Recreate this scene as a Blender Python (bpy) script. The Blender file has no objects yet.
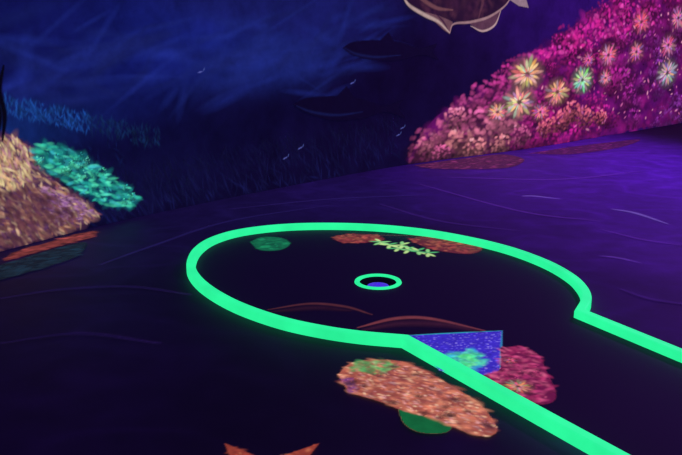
import bpy, bmesh, math, random
import numpy as np
random.seed(7); np.random.seed(7)
sc=bpy.context.scene
sc.view_settings.view_transform='Standard'
sc.view_settings.look='None'
F=750.0; P=math.radians(14.5); H=1.4
c_,s_=math.cos(P),math.sin(P)
def ray(px,py):
    X=(px-341)/F; Y=-(py-227.5)/F
    return (X,c_+Y*s_,-s_+Y*c_)
def fl(px,py,z=0.0):
    d=ray(px,py); t=(H-z)/(-d[2]); return (d[0]*t,d[1]*t)
def lin(c):
    o=[]
    for v in c:
        v=v/255.0
        o.append(v/12.92 if v<=0.04045 else ((v+0.055)/1.055)**2.4)
    return o
# ---------- camera
cam=bpy.data.cameras.new('camera'); co=bpy.data.objects.new('camera',cam); sc.collection.objects.link(co)
cam.sensor_width=36; cam.lens=F*36/682; cam.clip_start=0.05
co.location=(0,0,H); co.rotation_euler=(math.pi/2-P,0,0); sc.camera=co
# ---------- materials
def paint_mat(name,em=0.85,detail=18,lo=0.6,hi=1.3,rough=0.7,dif=0.25,lines=False,alpha=False):
    m=bpy.data.materials.new(name); m.use_nodes=True; nt=m.node_tree; N=nt.nodes; L=nt.links
    b=N['Principled BSDF']
    a=N.new('ShaderNodeVertexColor'); a.layer_name='paint'
    tc=N.new('ShaderNodeTexCoord')
    no=N.new('ShaderNodeTexNoise'); no.inputs['Scale'].default_value=detail; no.inputs['Detail'].default_value=8; no.inputs['Roughness'].default_value=0.7
    L.new(tc.outputs['Object'],no.inputs['Vector'])
    mr=N.new('ShaderNodeMapRange'); mr.inputs[1].default_value=0.3; mr.inputs[2].default_value=0.7; mr.inputs[3].default_value=lo; mr.inputs[4].default_value=hi
    L.new(no.outputs['Fac'],mr.inputs[0])
    mx=N.new('ShaderNodeVectorMath'); mx.operation='SCALE'
    L.new(a.outputs['Color'],mx.inputs[0]); L.new(mr.outputs[0],mx.inputs['Scale'])
    col=mx.outputs[0]
    if lines:
        mp=N.new('ShaderNodeMapping'); mp.inputs['Scale'].default_value=lines; 
        L.new(tc.outputs['Object'],mp.inputs[0])
        n2=N.new('ShaderNodeTexNoise'); n2.inputs['Scale'].default_value=1.2; n2.inputs['Detail'].default_value=2
        L.new(mp.outputs[0],n2.inputs['Vector'])
        m1=N.new('ShaderNodeMath'); m1.operation='MULTIPLY'; m1.inputs[1].default_value=7; L.new(n2.outputs['Fac'],m1.inputs[0])
        m2=N.new('ShaderNodeMath'); m2.operation='FRACT'; L.new(m1.outputs[0],m2.inputs[0])
        m3=N.new('ShaderNodeMath'); m3.operation='PINGPONG'; m3.inputs[1].default_value=0.5; L.new(m2.outputs[0],m3.inputs[0])
        m4=N.new('ShaderNodeMapRange'); m4.inputs[1].default_value=0.0; m4.inputs[2].default_value=0.2; m4.inputs[3].default_value=1.3; m4.inputs[4].default_value=1.0
        L.new(m3.outputs[0],m4.inputs[0])
        mx2=N.new('ShaderNodeVectorMath'); mx2.operation='SCALE'; L.new(col,mx2.inputs[0]); L.new(m4.outputs[0],mx2.inputs['Scale']); col=mx2.outputs[0]
    L.new(col,b.inputs['Emission Color']); b.inputs['Emission Strength'].default_value=em
    md=N.new('ShaderNodeVectorMath'); md.operation='SCALE'; md.inputs['Scale'].default_value=dif; L.new(col,md.inputs[0])
    L.new(md.outputs[0],b.inputs['Base Color']); b.inputs['Roughness'].default_value=rough
    if alpha: L.new(a.outputs['Alpha'],b.inputs['Alpha'])
    return m
def simple(name,col,em=0.0,rough=0.5,emc=None,noise=None):
    m=bpy.data.materials.new(name); m.use_nodes=True; nt=m.node_tree; b=nt.nodes['Principled BSDF']
    b.inputs['Base Color'].default_value=(*lin(col),1); b.inputs['Roughness'].default_value=rough
    if em:
        e=lin(emc or col); b.inputs['Emission Strength'].default_value=em
        b.inputs['Emission Color'].default_value=(*e,1)
        if noise:
            no=nt.nodes.new('ShaderNodeTexNoise'); no.inputs['Scale'].default_value=noise; no.inputs['Detail'].default_value=6
            tc=nt.nodes.new('ShaderNodeTexCoord'); nt.links.new(tc.outputs['Object'],no.inputs['Vector'])
            cr=nt.nodes.new('ShaderNodeMapRange'); cr.inputs[1].default_value=.3; cr.inputs[2].default_value=.7; cr.inputs[3].default_value=.92*em; cr.inputs[4].default_value=1.08*em
            nt.links.new(no.outputs['Fac'],cr.inputs[0]); nt.links.new(cr.outputs[0],b.inputs['Emission Strength'])
    return m
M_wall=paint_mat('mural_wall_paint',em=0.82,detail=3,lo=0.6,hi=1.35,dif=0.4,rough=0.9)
M_floor=paint_mat('floor_paint_and_glow',em=0.48,detail=6,lo=0.7,hi=1.25,dif=0.75,rough=0.7,lines=(0.5,0.8,1))
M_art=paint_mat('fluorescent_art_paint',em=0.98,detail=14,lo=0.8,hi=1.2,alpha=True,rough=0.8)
def mesh_obj(name,verts,faces,cols,mat,smooth=False):
    me=bpy.data.meshes.new(name); me.from_pydata(verts,[],faces); 
    if cols is not None:
        at=me.color_attributes.new('paint','FLOAT_COLOR','POINT'); cols=np.asarray(cols,dtype=np.float32)
        arr=np.ones((len(verts),4),dtype=np.float32); arr[:,:cols.shape[1]]=cols; at.data.foreach_set('color',arr.ravel())
    me.materials.append(mat)
    if smooth: me.polygons.foreach_set('use_smooth',[True]*len(me.polygons))
    o=bpy.data.objects.new(name,me); sc.collection.objects.link(o); return o
# ---------- wall footprint
bp=[(0,252),(95,227),(200,204),(300,184),(410,164),(520,150),(600,137),(682,123)]
W=[np.array(fl(*p)) for p in bp]
a=W[0]-W[1]; a/=np.linalg.norm(a); b=W[-1]-W[-2]; b/=np.linalg.norm(b)
W=[W[0]+a*5.0,W[0]+a*2.0]+W+[W[-1]+b*2,W[-1]+b*6]
def catmull(pts,n=12):
    out=[]; pts=[np.array(p,float) for p in pts]; k=len(pts)
    for i in range(k-1):
        p0=pts[i-1] if i>0 else 2*pts[0]-pts[1]; p1=pts[i]; p2=pts[i+1]; p3=pts[i+2] if i+2<k else 2*pts[-1]-pts[-2]
        for j in range(n):
            t=j/n; out.append(0.5*((2*p1)+(-p0+p2)*t+(2*p0-5*p1+4*p2-p3)*t*t+(-p0+3*p1-3*p2+p3)*t**3))
    out.append(pts[-1]); return np.array(out)
WP=catmull(W,24)
for _ in range(60): WP[1:-1]=0.25*WP[:-2]+0.5*WP[1:-1]+0.25*WP[2:]
WS=np.concatenate([[0],np.cumsum(np.linalg.norm(np.diff(WP,axis=0),axis=1))])
def wl(px,py):
    d=ray(px,py); cr=d[0]*WP[:,1]-d[1]*WP[:,0]
    for i in range(len(WP)-1):
        if cr[i]*cr[i+1]<=0 and WP[i][1]>0:
            t=cr[i]/(cr[i]-cr[i+1]); q=WP[i]*(1-t)+WP[i+1]*t; s=WS[i]*(1-t)+WS[i+1]*t
            k=q[1]/d[1]; return (s,H+k*d[2])
    raise Exception('nohit %s %s'%(px,py))
def wworld(s,z,off=0.0):
    x=np.interp(s,WS,WP[:,0]); y=np.interp(s,WS,WP[:,1])
    x2=np.interp(s+0.05,WS,WP[:,0]); y2=np.interp(s+0.05,WS,WP[:,1]); x1=np.interp(s-0.05,WS,WP[:,0]); y1=np.interp(s-0.05,WS,WP[:,1])
    tx,ty=x2-x1,y2-y1; l=np.hypot(tx,ty)
    return np.stack([x+ty/l*off,y-tx/l*off,z+0*x],-1)
def fworld(x,y,off=0.0): return np.stack([x,y,0*x+off],-1)
def blend(anchors,U,V,conv,base,bw=0.05):
    acc=np.zeros(U.shape+(3,)); ws=np.full(U.shape,bw); acc+=bw*np.array(lin(base))
    for (px,py,rx,ry,c,k) in anchors:
        u,v=conv(px,py); u2,v2=conv(px+rx,py); u3,v3=conv(px,py-ry)
        ax=math.hypot(u2-u,v2-v); ay=math.hypot(u3-u,v3-v)
        w=k*np.exp(-(((U-u)/ax)**2+((V-v)/ay)**2)); acc+=w[...,None]*np.array(lin(c)); ws+=w
    return acc/ws[...,None]
HW=3.4; ns=700; nz=120
S=np.linspace(0,WS[-1],ns); Z=np.linspace(0,HW,nz); SS,ZZ=np.meshgrid(S,Z,indexing='ij')
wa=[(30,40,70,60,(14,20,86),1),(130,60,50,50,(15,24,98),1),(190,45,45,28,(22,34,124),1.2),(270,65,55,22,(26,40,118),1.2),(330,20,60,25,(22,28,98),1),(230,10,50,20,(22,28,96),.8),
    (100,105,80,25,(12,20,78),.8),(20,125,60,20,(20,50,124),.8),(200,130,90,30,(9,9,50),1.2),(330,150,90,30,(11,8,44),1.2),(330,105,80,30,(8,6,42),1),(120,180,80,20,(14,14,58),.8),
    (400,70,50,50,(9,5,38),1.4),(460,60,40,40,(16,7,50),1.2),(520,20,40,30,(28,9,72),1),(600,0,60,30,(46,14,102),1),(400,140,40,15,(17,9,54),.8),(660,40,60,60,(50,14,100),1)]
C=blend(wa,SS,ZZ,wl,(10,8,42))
verts=wworld(SS.ravel(),ZZ.ravel())
faces=[(i*nz+j,i*nz+j+1,(i+1)*nz+j+1,(i+1)*nz+j) for i in range(ns-1) for j in range(nz-1)]
mesh_obj('wall_back',verts,faces,C.reshape(-1,3),M_wall,True)
# ---------- cup & kerb path
CUP=np.array(fl(378,283)); CR=0.115
ring_px=[(405,341),(360,337),(320,331),(280,322),(240,308),(212,293),(196,279),(191,266),(197,252),(213,241),(240,233),(280,228),(325,226.5),(375,228),(425,233),(470,241),(510,251),(545,264),(570,278),(583,291),(586,302),(580,314)]
ZK=0.025
R=catmull([fl(*p,z=ZK) for p in ring_px],8)
armL=[fl(*p,z=ZK) for p in [(400,339),(620,460),(760,537)]]
armR=[fl(*p,z=ZK) for p in [(579,315),(682,356),(860,427)]]
path=np.array([armL[2],armL[1]]+[tuple(q) for q in R]+[armR[1],armR[2]])
nx,ny=380,330
X=np.linspace(-5.5,13.0,nx); Y=np.linspace(-0.6,17.5,ny); XX,YY=np.meshgrid(X,Y,indexing='ij')
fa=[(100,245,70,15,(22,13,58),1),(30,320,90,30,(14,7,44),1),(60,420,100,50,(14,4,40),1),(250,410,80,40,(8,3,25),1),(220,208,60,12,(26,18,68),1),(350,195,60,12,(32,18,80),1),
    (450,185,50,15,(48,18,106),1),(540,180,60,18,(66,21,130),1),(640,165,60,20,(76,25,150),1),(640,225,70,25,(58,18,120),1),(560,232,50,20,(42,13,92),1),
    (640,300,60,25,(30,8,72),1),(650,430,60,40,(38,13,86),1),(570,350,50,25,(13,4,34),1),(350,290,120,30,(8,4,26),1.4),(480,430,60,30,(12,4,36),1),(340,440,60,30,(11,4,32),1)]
C=blend(fa,XX,YY,lambda a,b:fl(a,b),(14,7,40))  # purple light glow near right wall, and haze, painted into emissive floor colours
faces=[]
for i in range(nx-1):
    for j in range(ny-1):
        mx_,my_=(X[i]+X[i+1])/2,(Y[j]+Y[j+1])/2
        if math.hypot(mx_-CUP[0],my_-CUP[1])<CR+0.06: continue
        faces.append((i*ny+j,(i+1)*ny+j,(i+1)*ny+j+1,i*ny+j+1))
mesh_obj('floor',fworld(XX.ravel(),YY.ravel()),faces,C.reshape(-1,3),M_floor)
def sweep(name,path,w,h,mat,closed=False,z0=0.0):
    n=len(path); bm=bmesh.new(); bv=0.010
    prof=[(-w/2,0),(-w/2,h-bv),(-w/2+bv*.3,h-bv*.3),(-w/2+bv,h),(w/2-bv,h),(w/2-bv*.3,h-bv*.3),(w/2,h-bv),(w/2,0)]
    rows=[]
    for i in range(n):
        p=path[i]
        d1=(p-path[i-1]) if (i>0 or closed) else (path[1]-p)
        d2=(path[(i+1)%n]-p) if (i<n-1 or closed) else d1
        d1=d1/np.linalg.norm(d1); d2=d2/np.linalg.norm(d2)
        t=d1+d2; t/=np.linalg.norm(t); nn=np.array([-t[1],t[0]]); k=1/max(0.45,abs(np.dot(nn,[-d1[1],d1[0]])))
        rows.append([bm.verts.new((*(p+nn*q*k),z0+z)) for q,z in prof])
    m=len(prof); rng=range(n) if closed else range(n-1)
    for i in rng:
        A,B=rows[i],rows[(i+1)%n]
        for j in range(m): bm.faces.new((A[j],A[(j+1)%m],B[(j+1)%m],B[j]))
    if not closed: bm.faces.new(rows[0]); bm.faces.new(rows[-1][::-1])
    bmesh.ops.recalc_face_normals(bm,faces=bm.faces)
    me=bpy.data.meshes.new(name); bm.to_mesh(me); bm.free(); me.materials.append(mat)
    o=bpy.data.objects.new(name,me); sc.collection.objects.link(o); return o
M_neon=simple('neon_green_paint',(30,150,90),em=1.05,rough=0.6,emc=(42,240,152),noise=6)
sweep('neon_kerb',path,0.054,0.05,M_neon)
bm=bmesh.new()
o1=[bm.verts.new((p[0],p[1],0.006)) for p in path]
for i in range(len(o1)): bm.edges.new((o1[i],o1[(i+1)%len(o1)]))
o2=[bm.verts.new((CUP[0]+CR*math.cos(t),CUP[1]+CR*math.sin(t),0.006)) for t in np.linspace(0,2*math.pi,48,endpoint=False)]
for i in range(48): bm.edges.new((o2[i],o2[(i+1)%48]))
bmesh.ops.triangle_fill(bm,edges=bm.edges[:],use_beauty=True)
bmesh.ops.recalc_face_normals(bm,faces=bm.faces)
for f in bm.faces:
    if f.normal.z<0: f.normal_flip()
me=bpy.data.meshes.new('putting_green'); bm.to_mesh(me); bm.free()
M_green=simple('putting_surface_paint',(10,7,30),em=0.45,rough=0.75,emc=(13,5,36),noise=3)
me.materials.append(M_green); o=bpy.data.objects.new('putting_green',me); sc.collection.objects.link(o)
# golf cup
cup=bpy.data.objects.new('golf_hole_cup',None); sc.collection.objects.link(cup); cup.location=(CUP[0],CUP[1],0)
circ=np.array([[0.122*math.cos(t),0.122*math.sin(t)] for t in np.linspace(0,2*math.pi,72,endpoint=False)])
rim=sweep('rim',circ,0.03,0.012,M_neon,closed=True,z0=0.004); rim.parent=cup
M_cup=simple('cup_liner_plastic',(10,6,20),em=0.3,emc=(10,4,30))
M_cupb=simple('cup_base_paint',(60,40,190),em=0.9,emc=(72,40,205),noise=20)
bm=bmesh.new()
rr=[(CR,0.006),(CR-0.002,-0.03),(CR-0.01,-0.09)]
rows=[[bm.verts.new((r*math.cos(t),r*math.sin(t),z)) for t in np.linspace(0,2*math.pi,48,endpoint=False)] for r,z in rr]
for a_,b_ in zip(rows,rows[1:]):
    for i in range(48): bm.faces.new((a_[i],a_[(i+1)%48],b_[(i+1)%48],b_[i]))
bm.faces.new(rows[-1])
me=bpy.data.meshes.new('liner'); bm.to_mesh(me); bm.free(); me.materials.append(M_cup); o=bpy.data.objects.new('liner',me); sc.collection.objects.link(o); o.parent=cup
bm=bmesh.new()
rr=[(0.066,-0.02),(0.062,-0.012),(0.03,-0.009),(0.028,-0.003),(0.012,-0.003),(0.012,-0.03)]
rows=[[bm.verts.new((r*math.cos(t),r*math.sin(t)-0.012,z)) for t in np.linspace(0,2*math.pi,40,endpoint=False)] for r,z in rr]
for a_,b_ in zip(rows,rows[1:]):
    for i in range(40): bm.faces.new((a_[i],a_[(i+1)%40],b_[(i+1)%40],b_[i]))
bm.faces.new(rows[-1]); bmesh.ops.recalc_face_normals(bm,faces=bm.faces)
me=bpy.data.meshes.new('flag_socket'); bm.to_mesh(me); bm.free(); me.materials.append(M_cupb); o=bpy.data.objects.new('flag_socket',me); sc.collection.objects.link(o); o.parent=cup
# ---------- painted art: soft brush marks accumulated on a fine painted skin (per-vertex paint)
def polymask(U,V,Q):
    m=np.zeros(U.shape,bool); n=len(Q); j=n-1
    for i in range(n):
        xi,yi=Q[i]; xj,yj=Q[j]
        if yi!=yj:
            m^=((yi>V)!=(yj>V))&(U<(xj-xi)*(V-yi)/(yj-yi)+xi)
        j=i
    return m
class Art:
    def __init__(s,name,conv,world,stretch=1.0,off=0.004,res=0.008): s.n=name;s.conv=conv;s.w=world;s.st=stretch;s.off=off;s.res=res;s.ops=[];s.b=[1e9,-1e9,1e9,-1e9]
    def ext(s,u0,u1,v0,v1): b=s.b; s.b=[min(b[0],u0),max(b[1],u1),min(b[2],v0),max(b[3],v1)]
    def dab(s,u,v,l,w,ang,col,op=1.0,soft=0.45):
        r=max(l,w)/2; s.ops.append(('d',u,v,l/2,w/2,ang,lin(col),op,soft)); s.ext(u-r*s.st,u+r*s.st,v-r,v+r)
    def fill(s,px,n,size,colf,ang=None,asp=(1.2,2.5),raw=False,op=0.8,soft=0.6):
        P_=[s.conv(*p) for p in px] if not raw else px
        us=[p[0] for p in P_]; vs=[p[1] for p in P_]; k=0
        while k<n:
            u=random.uniform(min(us),max(us)); v=random.uniform(min(vs),max(vs))
            if not inside(u,v,P_): continue
            k+=1; w=random.uniform(*size); a=random.uniform(0,math.pi) if ang is None else random.gauss(ang,0.3)
            s.dab(u,v,w*random.uniform(*asp),w,a,colf(u,v),op,soft)
    def rosette(s,px,py,r,col,n=14,core=None):
        u,v=s.conv(px,py); s.dab(u,v,r*2.2,r*2.2,0,[x*.42 for x in col],.85,.4)
        for lay,(rr,k) in enumerate(((1,.85),(0.78,1.05),(.45,1.15))):
            for i in range(n):
                a=2*math.pi*(i+0.5*lay)/n+random.uniform(-.15,.15); L=r*rr*random.uniform(.8,1.1)
                cc=[min(255,x*k*random.uniform(.65,1.15)) for x in col]
                s.dab(u+math.cos(a)*L*.6*s.st,v+math.sin(a)*L*.6,L*.8,max(L*.24,s.res*2.2),a,cc,.9,.55)
        s.dab(u,v,r*.3,r*.25,0,core or [x*.4 for x in col],.6,.8)
    def line(s,px,w,col,n=10,op=1.0,soft=0.6):
        Q=catmull([s.conv(*p) for p in px],n); s.ops.append(('l',Q,w/2,lin(col),op,soft)); s.ext(Q[:,0].min()-w,Q[:,0].max()+w,Q[:,1].min()-w,Q[:,1].max()+w)
    def solid(s,px,col,raw=False,smooth=True,op=1.0):
        Q=[s.conv(*p) for p in px] if not raw else px
        if smooth: Q=[tuple(q) for q in catmull(list(Q)+[Q[0]],5)[:-1]]
        s.ops.append(('p',Q,lin(col),op)); a=np.array(Q); s.ext(a[:,0].min(),a[:,0].max(),a[:,1].min(),a[:,1].max())
    def build(s,mat=None):
        r=s.res; u0,u1,v0,v1=s.b; u0-=r*2;v0-=r*2
        if s.w is wworld: v0=max(v0,0.003)
        nu=int((u1-u0)/r)+4; nv=int((v1-v0)/r)+4
        U=u0+np.arange(nu)*r; V=v0+np.arange(nv)*r
        col=np.zeros((nu,nv,3)); al=np.zeros((nu,nv))
        def comp(i0,i1,j0,j1,a,c):
            A=al[i0:i1,j0:j1]; na=a+A*(1-a); cc=col[i0:i1,j0:j1]
            m=np.maximum(na,1e-6)
            col[i0:i1,j0:j1]=(np.array(c)*a[...,None]+cc*(A*(1-a))[...,None])/m[...,None]; al[i0:i1,j0:j1]=na
        def win(a,b,c,d): return max(0,int((a-u0)/r)),min(nu,int((b-u0)/r)+2),max(0,int((c-v0)/r)),min(nv,int((d-v0)/r)+2)
        for o in s.ops:
            if o[0]=='d':
                _,u,v,a,b,ang,c,op,soft=o; R_=max(a,b); i0,i1,j0,j1=win(u-R_*s.st,u+R_*s.st,v-R_,v+R_)
                if i1<=i0 or j1<=j0: continue
                du=(U[i0:i1,None]-u)/s.st; dv=V[None,j0:j1]-v; ca,sa=math.cos(ang),math.sin(ang)
                d=np.sqrt(((du*ca+dv*sa)/a)**2+((-du*sa+dv*ca)/max(b,r*.7))**2)
                comp(i0,i1,j0,j1,np.clip((1-d)/soft,0,1)*op,c)
            elif o[0]=='l':
                _,Q,w,c,op,soft=o; d=np.full((nu,nv),9.0); K=len(Q)-1
                i0,i1,j0,j1=win(Q[:,0].min()-w,Q[:,0].max()+w,Q[:,1].min()-w,Q[:,1].max()+w)
                for k in range(K):
                    p,q=Q[k],Q[k+1]; ww=max(w*(0.3+0.7*math.sin(math.pi*(k+.5)/K)),r*.8)
                    a0,a1,b0,b1=win(min(p[0],q[0])-w,max(p[0],q[0])+w,min(p[1],q[1])-w,max(p[1],q[1])+w)
                    uu=U[a0:a1,None];vv=V[None,b0:b1]; e=q-p; L2=max(e@e,1e-9)
                    t=np.clip(((uu-p[0])*e[0]+(vv-p[1])*e[1])/L2,0,1)
                    dd=np.hypot(uu-p[0]-t*e[0],vv-p[1]-t*e[1])/ww; d[a0:a1,b0:b1]=np.minimum(d[a0:a1,b0:b1],dd)
                comp(i0,i1,j0,j1,np.clip((1-d[i0:i1,j0:j1])/soft,0,1)*op,c)
            else:
                _,Q,c,op=o; a=np.array(Q); i0,i1,j0,j1=win(a[:,0].min(),a[:,0].max(),a[:,1].min(),a[:,1].max())
                acc=0
                for ox,oy in ((-.25,-.25),(.25,-.25),(-.25,.25),(.25,.25)):
                    UU,VV=np.meshgrid(U[i0:i1]+ox*r,V[j0:j1]+oy*r,indexing='ij'); acc=acc+polymask(UU,VV,Q)
                comp(i0,i1,j0,j1,acc/4.0*op,c)
        keep=al>0.02
        ck=keep[:-1,:-1]|keep[1:,:-1]|keep[:-1,1:]|keep[1:,1:]
        I,J=np.nonzero(ck); idx=lambda i,j:i*nv+j
        f=np.stack([idx(I,J),idx(I+1,J),idx(I+1,J+1),idx(I,J+1)],1)
        used,inv=np.unique(f,return_inverse=True); f=inv.reshape(f.shape)
        ui,vi=used//nv,used%nv
        cols=np.concatenate([col.reshape(-1,3)[used],al.reshape(-1)[used][:,None]],1)
        z=cols[:,3]<0.001
        cols[z,:3]=cols[~z,:3].mean(0)
        return mesh_obj(s.n,s.w(U[ui],V[vi],s.off),f.tolist(),cols,mat or M_art)
def inside(x,y,P_):
    r=False; n=len(P_); j=n-1
    for i in range(n):
        xi,yi=P_[i];xj,yj=P_[j]
        if (yi>y)!=(yj>y) and x<(xj-xi)*(y-yi)/(yj-yi)+xi: r=not r
        j=i
    return r
def pick(*cs,var=0.25):
    def f(u,v):
        c=random.choice(cs); k=random.uniform(1-var,1+var); return [max(2,min(255,x*k)) for x in c]
    return f
flc=lambda a,b:fl(a,b)
# right coral reef
A=Art('coral_reef_mural',wl,wworld,1.5,0.006,0.011)
out=[(408,160),(424,131),(445,110),(478,99),(500,78),(522,57),(556,42),(578,22),(602,8),(628,-8),(682,-24),(760,-50),(790,100),(682,121),(640,128),(600,136),(550,144),(500,151),(450,158)]
A.solid(out,(90,14,88))
A.fill(out,2200,(0.08,0.2),pick((110,18,104),(84,12,92),(130,22,108),(58,10,78)),op=.6)
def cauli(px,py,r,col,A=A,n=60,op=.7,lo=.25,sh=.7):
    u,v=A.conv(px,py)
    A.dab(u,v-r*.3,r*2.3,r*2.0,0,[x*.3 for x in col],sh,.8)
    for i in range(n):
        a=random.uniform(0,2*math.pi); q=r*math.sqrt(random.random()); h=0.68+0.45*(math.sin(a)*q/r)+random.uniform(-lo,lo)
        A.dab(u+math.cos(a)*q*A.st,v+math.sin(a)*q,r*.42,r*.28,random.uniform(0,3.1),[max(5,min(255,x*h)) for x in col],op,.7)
k=0
pts=[]
while k<230:
    x=random.uniform(408,690); y=random.uniform(-15,158)
    if inside(x,y,out): pts.append((x,y)); k+=1
pts.sort(key=lambda p:p[1])
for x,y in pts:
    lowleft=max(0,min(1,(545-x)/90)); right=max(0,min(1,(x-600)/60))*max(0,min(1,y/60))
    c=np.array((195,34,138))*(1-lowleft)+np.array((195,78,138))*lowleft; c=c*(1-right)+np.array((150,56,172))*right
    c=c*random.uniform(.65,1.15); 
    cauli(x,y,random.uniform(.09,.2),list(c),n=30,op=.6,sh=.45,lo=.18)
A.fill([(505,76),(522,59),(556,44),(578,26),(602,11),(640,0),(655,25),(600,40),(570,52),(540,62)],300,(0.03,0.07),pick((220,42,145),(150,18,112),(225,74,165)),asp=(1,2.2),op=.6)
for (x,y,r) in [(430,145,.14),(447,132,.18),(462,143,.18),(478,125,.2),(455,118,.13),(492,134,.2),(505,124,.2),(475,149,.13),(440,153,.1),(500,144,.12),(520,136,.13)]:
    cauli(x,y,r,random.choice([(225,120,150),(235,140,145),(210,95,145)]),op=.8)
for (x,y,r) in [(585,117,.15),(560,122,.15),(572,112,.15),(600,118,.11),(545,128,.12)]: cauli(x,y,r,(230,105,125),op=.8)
ros=[(527,74,.23,(250,180,145)),(519,102,.22,(240,190,160)),(557,92,.19,(245,165,130)),(582,80,.19,(185,230,180)),(608,55,.17,(230,120,155)),(636,52,.16,(220,115,165)),(667,73,.24,(205,165,190)),(668,45,.19,(215,110,170)),
     (605,78,.13,(225,125,160)),(641,22,.18,(235,100,145)),(540,112,.13,(230,120,140)),(497,112,.14,(235,150,150)),(588,60,.11,(215,95,150)),(678,18,.19,(205,120,175))]
for x,y,r,c in ros: A.rosette(x,y,r,c,n=13)
A.fill([(480,102),(600,30),(682,0),(682,115),(520,140)],120,(0.025,0.04),pick((225,140,165),(205,100,155)),op=.7)
A.build()
# left coral rock
A=Art('coral_rock_mural',wl,wworld,1.2,0.008,0.006)
out=[(-40,120),(-10,134),(14,136),(28,148),(40,166),(60,186),(84,202),(97,214),(84,224),(50,236),(0,249),(-40,260)]
A.solid(out,(84,50,70))
A.fill(out,900,(0.03,0.08),pick((80,46,72),(110,74,80),(60,30,72)),op=.6)
A.fill(out,1500,(0.012,0.028),pick((185,140,110),(205,172,135),(130,78,88),(95,56,100),(150,96,74),(66,38,74)),ang=-0.9,asp=(2,5),op=.55)
A.fill([(-30,135),(14,138),(26,150),(30,180),(10,190),(-30,180)],350,(0.01,0.024),pick((215,195,140),(205,160,115),(170,120,130)),ang=-1.2,asp=(2,5),op=.6)
A.fill([(40,185),(84,203),(95,214),(60,224),(40,210)],260,(0.01,0.022),pick((140,90,150),(110,66,120),(165,120,150)),ang=-.5,asp=(2,4),op=.6)
A.fill([(-30,190),(40,190),(80,212),(50,236),(0,249),(-40,258)],500,(0.02,0.045),pick((60,28,60),(90,50,60),(110,70,70)),ang=-.9,asp=(1.5,3),op=.5)
A.build()
A=Art('teal_coral_mural',wl,wworld,1.2,0.012,0.006)
out=[(30,150),(45,143),(64,145),(74,154),(82,150),(90,162),(104,170),(116,182),(130,188),(140,200),(128,207),(104,205),(82,194),(62,180),(48,172),(36,162)]
A.fill(out,330,(0.02,0.07),pick((14,80,92),(18,104,104),(12,60,92)),op=.6)
A.fill(out,300,(0.015,0.035),pick((46,180,150),(80,225,175),(26,140,130),(50,160,170)),ang=-.5,asp=(1.5,4),op=.6)
for i in range(46):
    x=random.uniform(32,138); y=random.uniform(144,206)
    if inside(x,y,out): cauli(x,y,random.uniform(.025,.05),random.choice([(80,235,180),(110,250,200),(50,190,180)]),A=A,n=20,op=.7,sh=.25)
A.build()
A=Art('seascape_mural',wl,wworld,1.2,0.003,0.008)
for i in range(170):
    x=random.uniform(0,400); y=random.gauss(62-0.04*x,24)
    if y<-20 or y>110: continue
    u,v=wl(x,y); k=random.uniform(.5,1.1)
    A.dab(u,v,random.uniform(.3,.9),random.uniform(.04,.14),random.gauss(.3,.4),(24*k+6,38*k+6,116*k+15),.35,1.0)
for i in range(500):
    x=random.uniform(-20,160); y=97+0.22*max(x,0)+random.uniform(-3,16); u,v=wl(x,y); k=random.uniform(.3,1)*(1 if x<90 else .5)
    A.dab(u,v,random.uniform(.03,.1),random.uniform(.01,.018),random.gauss(1.7,.4),(28*k+4,84*k+8,175*k+15),.6,.8)
for i in range(600):
    x=random.uniform(100,400); y0=204-(x-200)*.2; y=y0-random.uniform(2,48); u,v=wl(x,y); k=random.uniform(.2,.7)*(1-(y0-y)/80)
    A.dab(u,v,random.uniform(.08,.25),random.uniform(.012,.024),random.gauss(1.9,.35),(32*k+6,38*k+6,112*k+22),.5,.9)
for i in range(260):
    x=random.uniform(-10,130); y=random.uniform(140,225); u,v=wl(x,y); k=random.uniform(.2,.7)
    A.dab(u,v,random.uniform(.04,.14),random.uniform(.01,.018),random.gauss(1.9,.4),(24*k,44*k,115*k+10),.5,.8)
for (x,y) in [(200,72),(300,148),(285,158),(402,128),(398,135),(352,83)]:
    u,v=wl(x,y); A.dab(u,v,.06,.016,.3,(90,96,175),.8); A.dab(u+.04,v+.02,.04,.012,1.2,(70,84,150),.8)
A.build()
def shark(name,pts,fin,edge):
    A=Art(name,wl,wworld,1,0.009,0.01); A.solid(pts,(5,4,30)); A.solid(fin,(5,4,30),smooth=False); A.line(edge,.04,(18,30,84),op=.6,soft=1.0); return A.build()
shark('shark_mural',[(342,48),(352,42),(375,40),(400,42),(420,48),(436,44),(432,52),(438,60),(422,55),(400,60),(372,60),(352,55)],[(378,42),(388,32),(394,42)],[(344,48),(356,54),(376,57),(400,55)])
shark('shark_mural.001',[(292,104),(306,98),(335,96),(362,99),(384,106),(402,100),(398,108),(404,118),(385,112),(360,119),(330,120),(304,112)],[(335,98),(346,86),(354,98)],[(296,106),(312,112),(336,115),(362,112)])
# fish mural
A=Art('tropical_fish_mural',wl,wworld,1,0.012,0.008)
A.solid([(398,-12),(408,4),(424,14),(446,20),(468,22),(488,18),(504,6),(512,-8),(504,-28),(480,-44),(450,-48),(420,-38)],(34,15,34))
A.fill([(404,-10),(424,10),(446,18),(468,20),(488,15),(506,-6),(480,-40),(430,-38)],300,(.05,.12),pick((56,26,44),(26,12,32),(76,40,52)),op=.45,soft=.9)
A.solid([(424,12),(436,15),(446,19),(452,22),(449,34),(443,30),(432,20)],(100,68,74),smooth=False)
A.solid([(466,22),(488,16),(500,10),(496,24),(482,31),(474,27)],(84,52,66),smooth=False)
A.solid([(506,-2),(520,-16),(530,-18),(524,-6),(528,8),(518,6)],(140,115,122),smooth=False)
A.solid([(430,-44),(450,-62),(484,-60),(500,-34),(470,-46)],(100,60,80),smooth=False)
A.line([(400,-8),(408,5),(424,15),(438,22),(449,33)],.055,(175,150,140))
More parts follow.
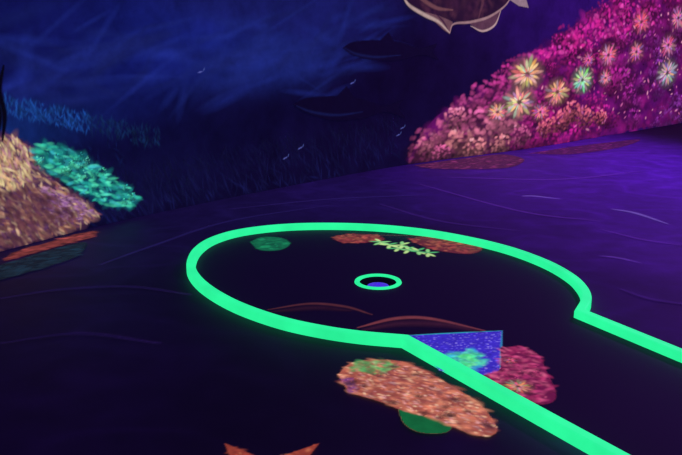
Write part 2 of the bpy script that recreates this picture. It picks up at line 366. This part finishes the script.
A.line([(449,33),(453,24),(470,22),(488,17),(504,6),(512,-6)],.04,(150,116,116))
A.line([(408,-14),(420,-2),(436,8),(452,10)],.06,(120,76,76),op=.7)
A.line([(470,26),(482,31),(494,25),(500,11)],.035,(175,145,140))
A.line([(436,15),(442,21),(447,29)],.03,(60,30,50))
A.line([(462,-40),(474,-20),(482,-2),(478,18)],.07,(100,58,66),op=.5)
u,v=wl(416,-16); A.dab(u,v,.14,.14,0,(220,210,190),soft=.2); A.dab(u,v,.07,.07,0,(8,6,20),soft=.2)
A.build()
A=Art('kelp_mural',wl,wworld,1,0.016,0.006)
for k in range(4):
    x=-14+k*5; A.line([(x,140),(x+2,115),(x-3,90),(x+1,66)],.06,(3,3,12))
A.build()
# ---------- floor art
FO=[0.0066]
def fart(name,res=0.006):
    FO[0]+=0.00015; return Art(name,flc,fworld,1,FO[0],res)
A=fart('orange_coral_painting',.005)
o_=[(338,376),(350,365),(372,361),(402,363),(430,375),(456,390),(480,406),(497,430),(486,438),(462,432),(434,420),(405,413),(380,403),(350,393)]
A.solid([(398,410),(425,412),(450,424),(446,434),(420,434),(404,425)],(12,96,50))
A.solid(o_,(165,84,68))
A.fill(o_,420,(0.02,0.05),pick((205,112,88),(225,142,108),(150,72,66),(115,52,62)),op=.5,ang=-.4,asp=(1.2,3),soft=.9)
A.fill(o_,600,(0.01,0.02),pick((240,180,145),(220,130,100),(125,60,66),(210,150,150)),ang=-.6,asp=(1.2,3),op=.6,soft=.8)
A.fill([(346,372),(356,363),(385,361),(398,368),(380,376),(360,374)],100,(0.015,0.045),pick((50,140,76),(80,170,96),(90,120,70)),op=.5,soft=.9)
A.fill([(340,380),(352,380),(360,392),(350,394)],60,(0.01,0.03),pick((120,60,120),(90,40,110)),op=.5,soft=.9)
for i in range(26):
    x=random.uniform(345,490); y=random.uniform(366,432)
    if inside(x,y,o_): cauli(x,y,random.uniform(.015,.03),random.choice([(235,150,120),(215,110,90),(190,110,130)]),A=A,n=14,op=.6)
A.line([(372,376),(410,384),(450,400),(484,425)],.022,(110,50,60),op=.5,soft=1)
A.build()
A=fart('treasure_triangle_painting',.005)
t_=[(402,337),(502,332),(500,372),(482,380),(440,372)]
A.solid(t_,(56,42,186),smooth=False)
A.fill(t_,700,(0.008,0.016),pick((116,104,238),(84,64,215),(150,135,240),(44,32,150)),op=.6,asp=(1,1.5),soft=.8)
A.fill([(448,356),(476,350),(486,364),(470,376),(450,366)],160,(0.02,0.045),pick((50,190,150),(90,235,170),(50,140,200)),op=.6,soft=.9)
A.fill([(458,358),(474,354),(478,364),(466,370)],40,(0.02,0.04),pick((70,225,130),(110,245,150)),op=.6,soft=.9)
A.line([(402,337),(450,334.5),(502,332)],.018,(40,150,170)); A.line([(502,332),(501,350),(500,370)],.014,(40,120,165))
A.build()
A=fart('pink_coral_painting',.005)
p_=[(500,349),(522,348),(538,356),(546,372),(556,398),(542,406),(515,400),(478,380),(500,371)]
A.solid(p_,(100,20,62))
A.fill(p_,400,(0.015,0.04),pick((170,44,94),(200,70,120),(110,22,70),(210,96,130)),op=.5,soft=.9)
for i in range(22):
    x=random.uniform(500,552); y=random.uniform(350,402)
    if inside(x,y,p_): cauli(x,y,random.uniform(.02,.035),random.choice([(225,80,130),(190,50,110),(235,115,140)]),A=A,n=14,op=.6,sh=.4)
A.rosette(518,388,.07,(215,140,120),n=13)
A.rosette(510,362,.04,(200,85,120),n=9)
A.build()
A=fart('sea_anemone_painting',.008)
A.solid([(250,243),(262,238),(282,239),(290,245),(280,251),(260,251)],(12,92,62))
A.fill([(252,243),(262,239),(282,240),(288,245),(280,250),(260,250)],90,(0.015,0.05),pick((22,130,84),(10,80,56)),op=.6)
A.build()
A=fart('coral_patch_painting',.008)
a1=[(332,238),(350,235),(376,236),(384,241),(360,244),(340,243)]; a2=[(408,240),(430,237),(460,241),(482,249),(470,255),(440,252),(420,246)]
for q in (a1,a2):
    A.solid(q,(92,32,42)); A.fill(q,160,(0.015,0.05),pick((145,60,56),(104,36,46),(165,88,66)),op=.6)
A.build()
A=fart('starfish_cluster_painting',.006)
for (x,y) in [(380,243),(389,246),(398,249),(408,251),(418,252),(428,254),(402,246)]:
    u,v=fl(x,y)
    for k in range(5):
        a=k*2*math.pi/5+random.random(); A.dab(u+.035*math.cos(a),v+.05*math.sin(a),.1,.035,a,random.choice([(140,215,130),(185,225,140),(80,180,110)]),.9)
A.build()
A=fart('seaweed_arc_painting',.007)
A.line([(268,311),(310,305),(345,308),(372,316)],.045,(84,40,46),op=.8); A.line([(272,313),(315,309),(350,312)],.1,(46,19,34),op=.7,soft=1)
A.line([(358,329),(395,320),(430,320),(484,332)],.055,(120,56,62),op=.85); A.line([(365,331),(400,325),(445,326),(480,333)],.12,(60,25,44),op=.7,soft=1)
A.line([(345,236),(400,236.5),(450,238)],.03,(80,60,60),op=.7)
A.build()
A=fart('starfish_painting',.005)
u,v=fl(266,480)
tips=[]
for k in range(5):
    a=math.radians(128-76*k if k<2 else 128-72*k); r=.27; tips.append((u+r*math.cos(a),v+r*math.sin(a)))
    a2=a-math.radians(36); tips.append((u+.1*math.cos(a2),v+.1*math.sin(a2)))
A.solid(tips,(140,56,44),raw=True,smooth=False)
A.fill(tips,200,(0.01,0.03),pick((180,80,58),(120,46,40),(190,110,76)),raw=True,op=.5,soft=.9)
A.build()
for q,c,nm in [([(12,254),(40,246),(70,237),(95,232),(92,238),(60,247),(20,258),(4,262)],(120,52,50),'orange_sand_painting'),([(-14,272),(30,257),(84,243),(78,257),(40,270),(-14,284)],(18,40,54),'teal_sand_painting'),
            ([(414,166),(450,161),(500,155),(524,160),(510,168),(470,170),(430,169)],(110,40,84),'pink_sand_painting'),([(530,154),(560,149),(600,144),(640,140),(620,148),(570,155)],(98,30,92),'pink_sand_painting.001')]:
    A=fart(nm,.01); A.solid(q,[x*.7 for x in c],op=.8); A.fill(q,220,(0.02,0.06),pick(c,[x*1.25 for x in c],[x*.7 for x in c]),ang=.6,op=.5); A.build()
A=fart('water_current_painting',.012)
for q,w,c in [([(522,197),(535,197),(560,200)],.06,(120,88,185)),([(612,210),(635,214),(668,225)],.07,(115,88,180)),([(600,257),(618,259),(640,264)],.05,(90,50,155)),
              ([(0,300),(60,291),(130,288),(190,296)],.05,(24,14,64)),([(100,266),(150,248),(230,222),(330,206)],.05,(32,24,84)),([(0,345),(80,335),(160,345)],.04,(22,11,58)),
              ([(380,205),(440,222),(520,232)],.05,(50,24,100)),([(420,185),(520,212),(600,222)],.06,(74,32,132)),([(450,178),(560,180),(640,172)],.06,(88,38,150)),([(600,230),(640,240),(680,246)],.05,(76,32,138)),
              ([(620,290),(650,300),(690,306)],.05,(50,22,100)),([(230,210),(330,200),(420,196)],.05,(38,26,90))]:
    A.line(q,w,c,n=14,soft=1.0,op=.8)
A.build()
# ---------- ceiling & blacklight fixtures
M_ceil=simple('ceiling_black_paint',(6,5,12),rough=0.9)
mesh_obj('ceiling',[(-5.5,-0.6,HW),(13,-0.6,HW),(13,17.5,HW),(-5.5,17.5,HW)],[(0,3,2,1)],None,M_ceil)
M_tube=simple('blacklight_tube_glass',(60,20,200),em=4,emc=(90,30,255)); M_house=simple('fixture_housing',(20,20,24))
def fixture(loc,energy,col):
    e=bpy.data.objects.new('blacklight_fixture',None); sc.collection.objects.link(e); e.location=(loc[0],loc[1],HW)
    bm=bmesh.new(); bmesh.ops.create_cube(bm,size=1); bmesh.ops.scale(bm,vec=(1.25,.14,.06),verts=bm.verts); bmesh.ops.bevel(bm,geom=bm.edges[:],offset=.01,segments=2,affect='EDGES')
    me=bpy.data.meshes.new('housing'); bm.to_mesh(me); bm.free(); me.materials.append(M_house); o=bpy.data.objects.new('housing',me); sc.collection.objects.link(o); o.parent=e; o.location=(0,0,-.03)
    bm=bmesh.new(); bmesh.ops.create_cone(bm,cap_ends=True,segments=20,radius1=.018,radius2=.018,depth=1.15)
    me=bpy.data.meshes.new('tube'); bm.to_mesh(me); bm.free(); me.materials.append(M_tube); o=bpy.data.objects.new('tube',me); sc.collection.objects.link(o); o.parent=e; o.location=(0,0,-.085); o.rotation_euler=(0,math.pi/2,0)
    l=bpy.data.lights.new('lamp','AREA'); l.shape='RECTANGLE'; l.size=1.1; l.size_y=.08; l.energy=energy; l.color=col
    o=bpy.data.objects.new('lamp',l); sc.collection.objects.link(o); o.parent=e; o.location=(0,0,-.12)
fixture((4.5,7.5),120,(.42,.12,1)); fixture((3.4,3.0),28,(.45,.1,1)); fixture((-1.2,4.6),8,(.3,.12,1)); fixture((.8,8.0),15,(.3,.12,1))
w=bpy.data.worlds.new('world'); sc.world=w; w.use_nodes=True
w.node_tree.nodes['Background'].inputs[0].default_value=(.01,.004,.03,1); w.node_tree.nodes['Background'].inputs[1].default_value=.15
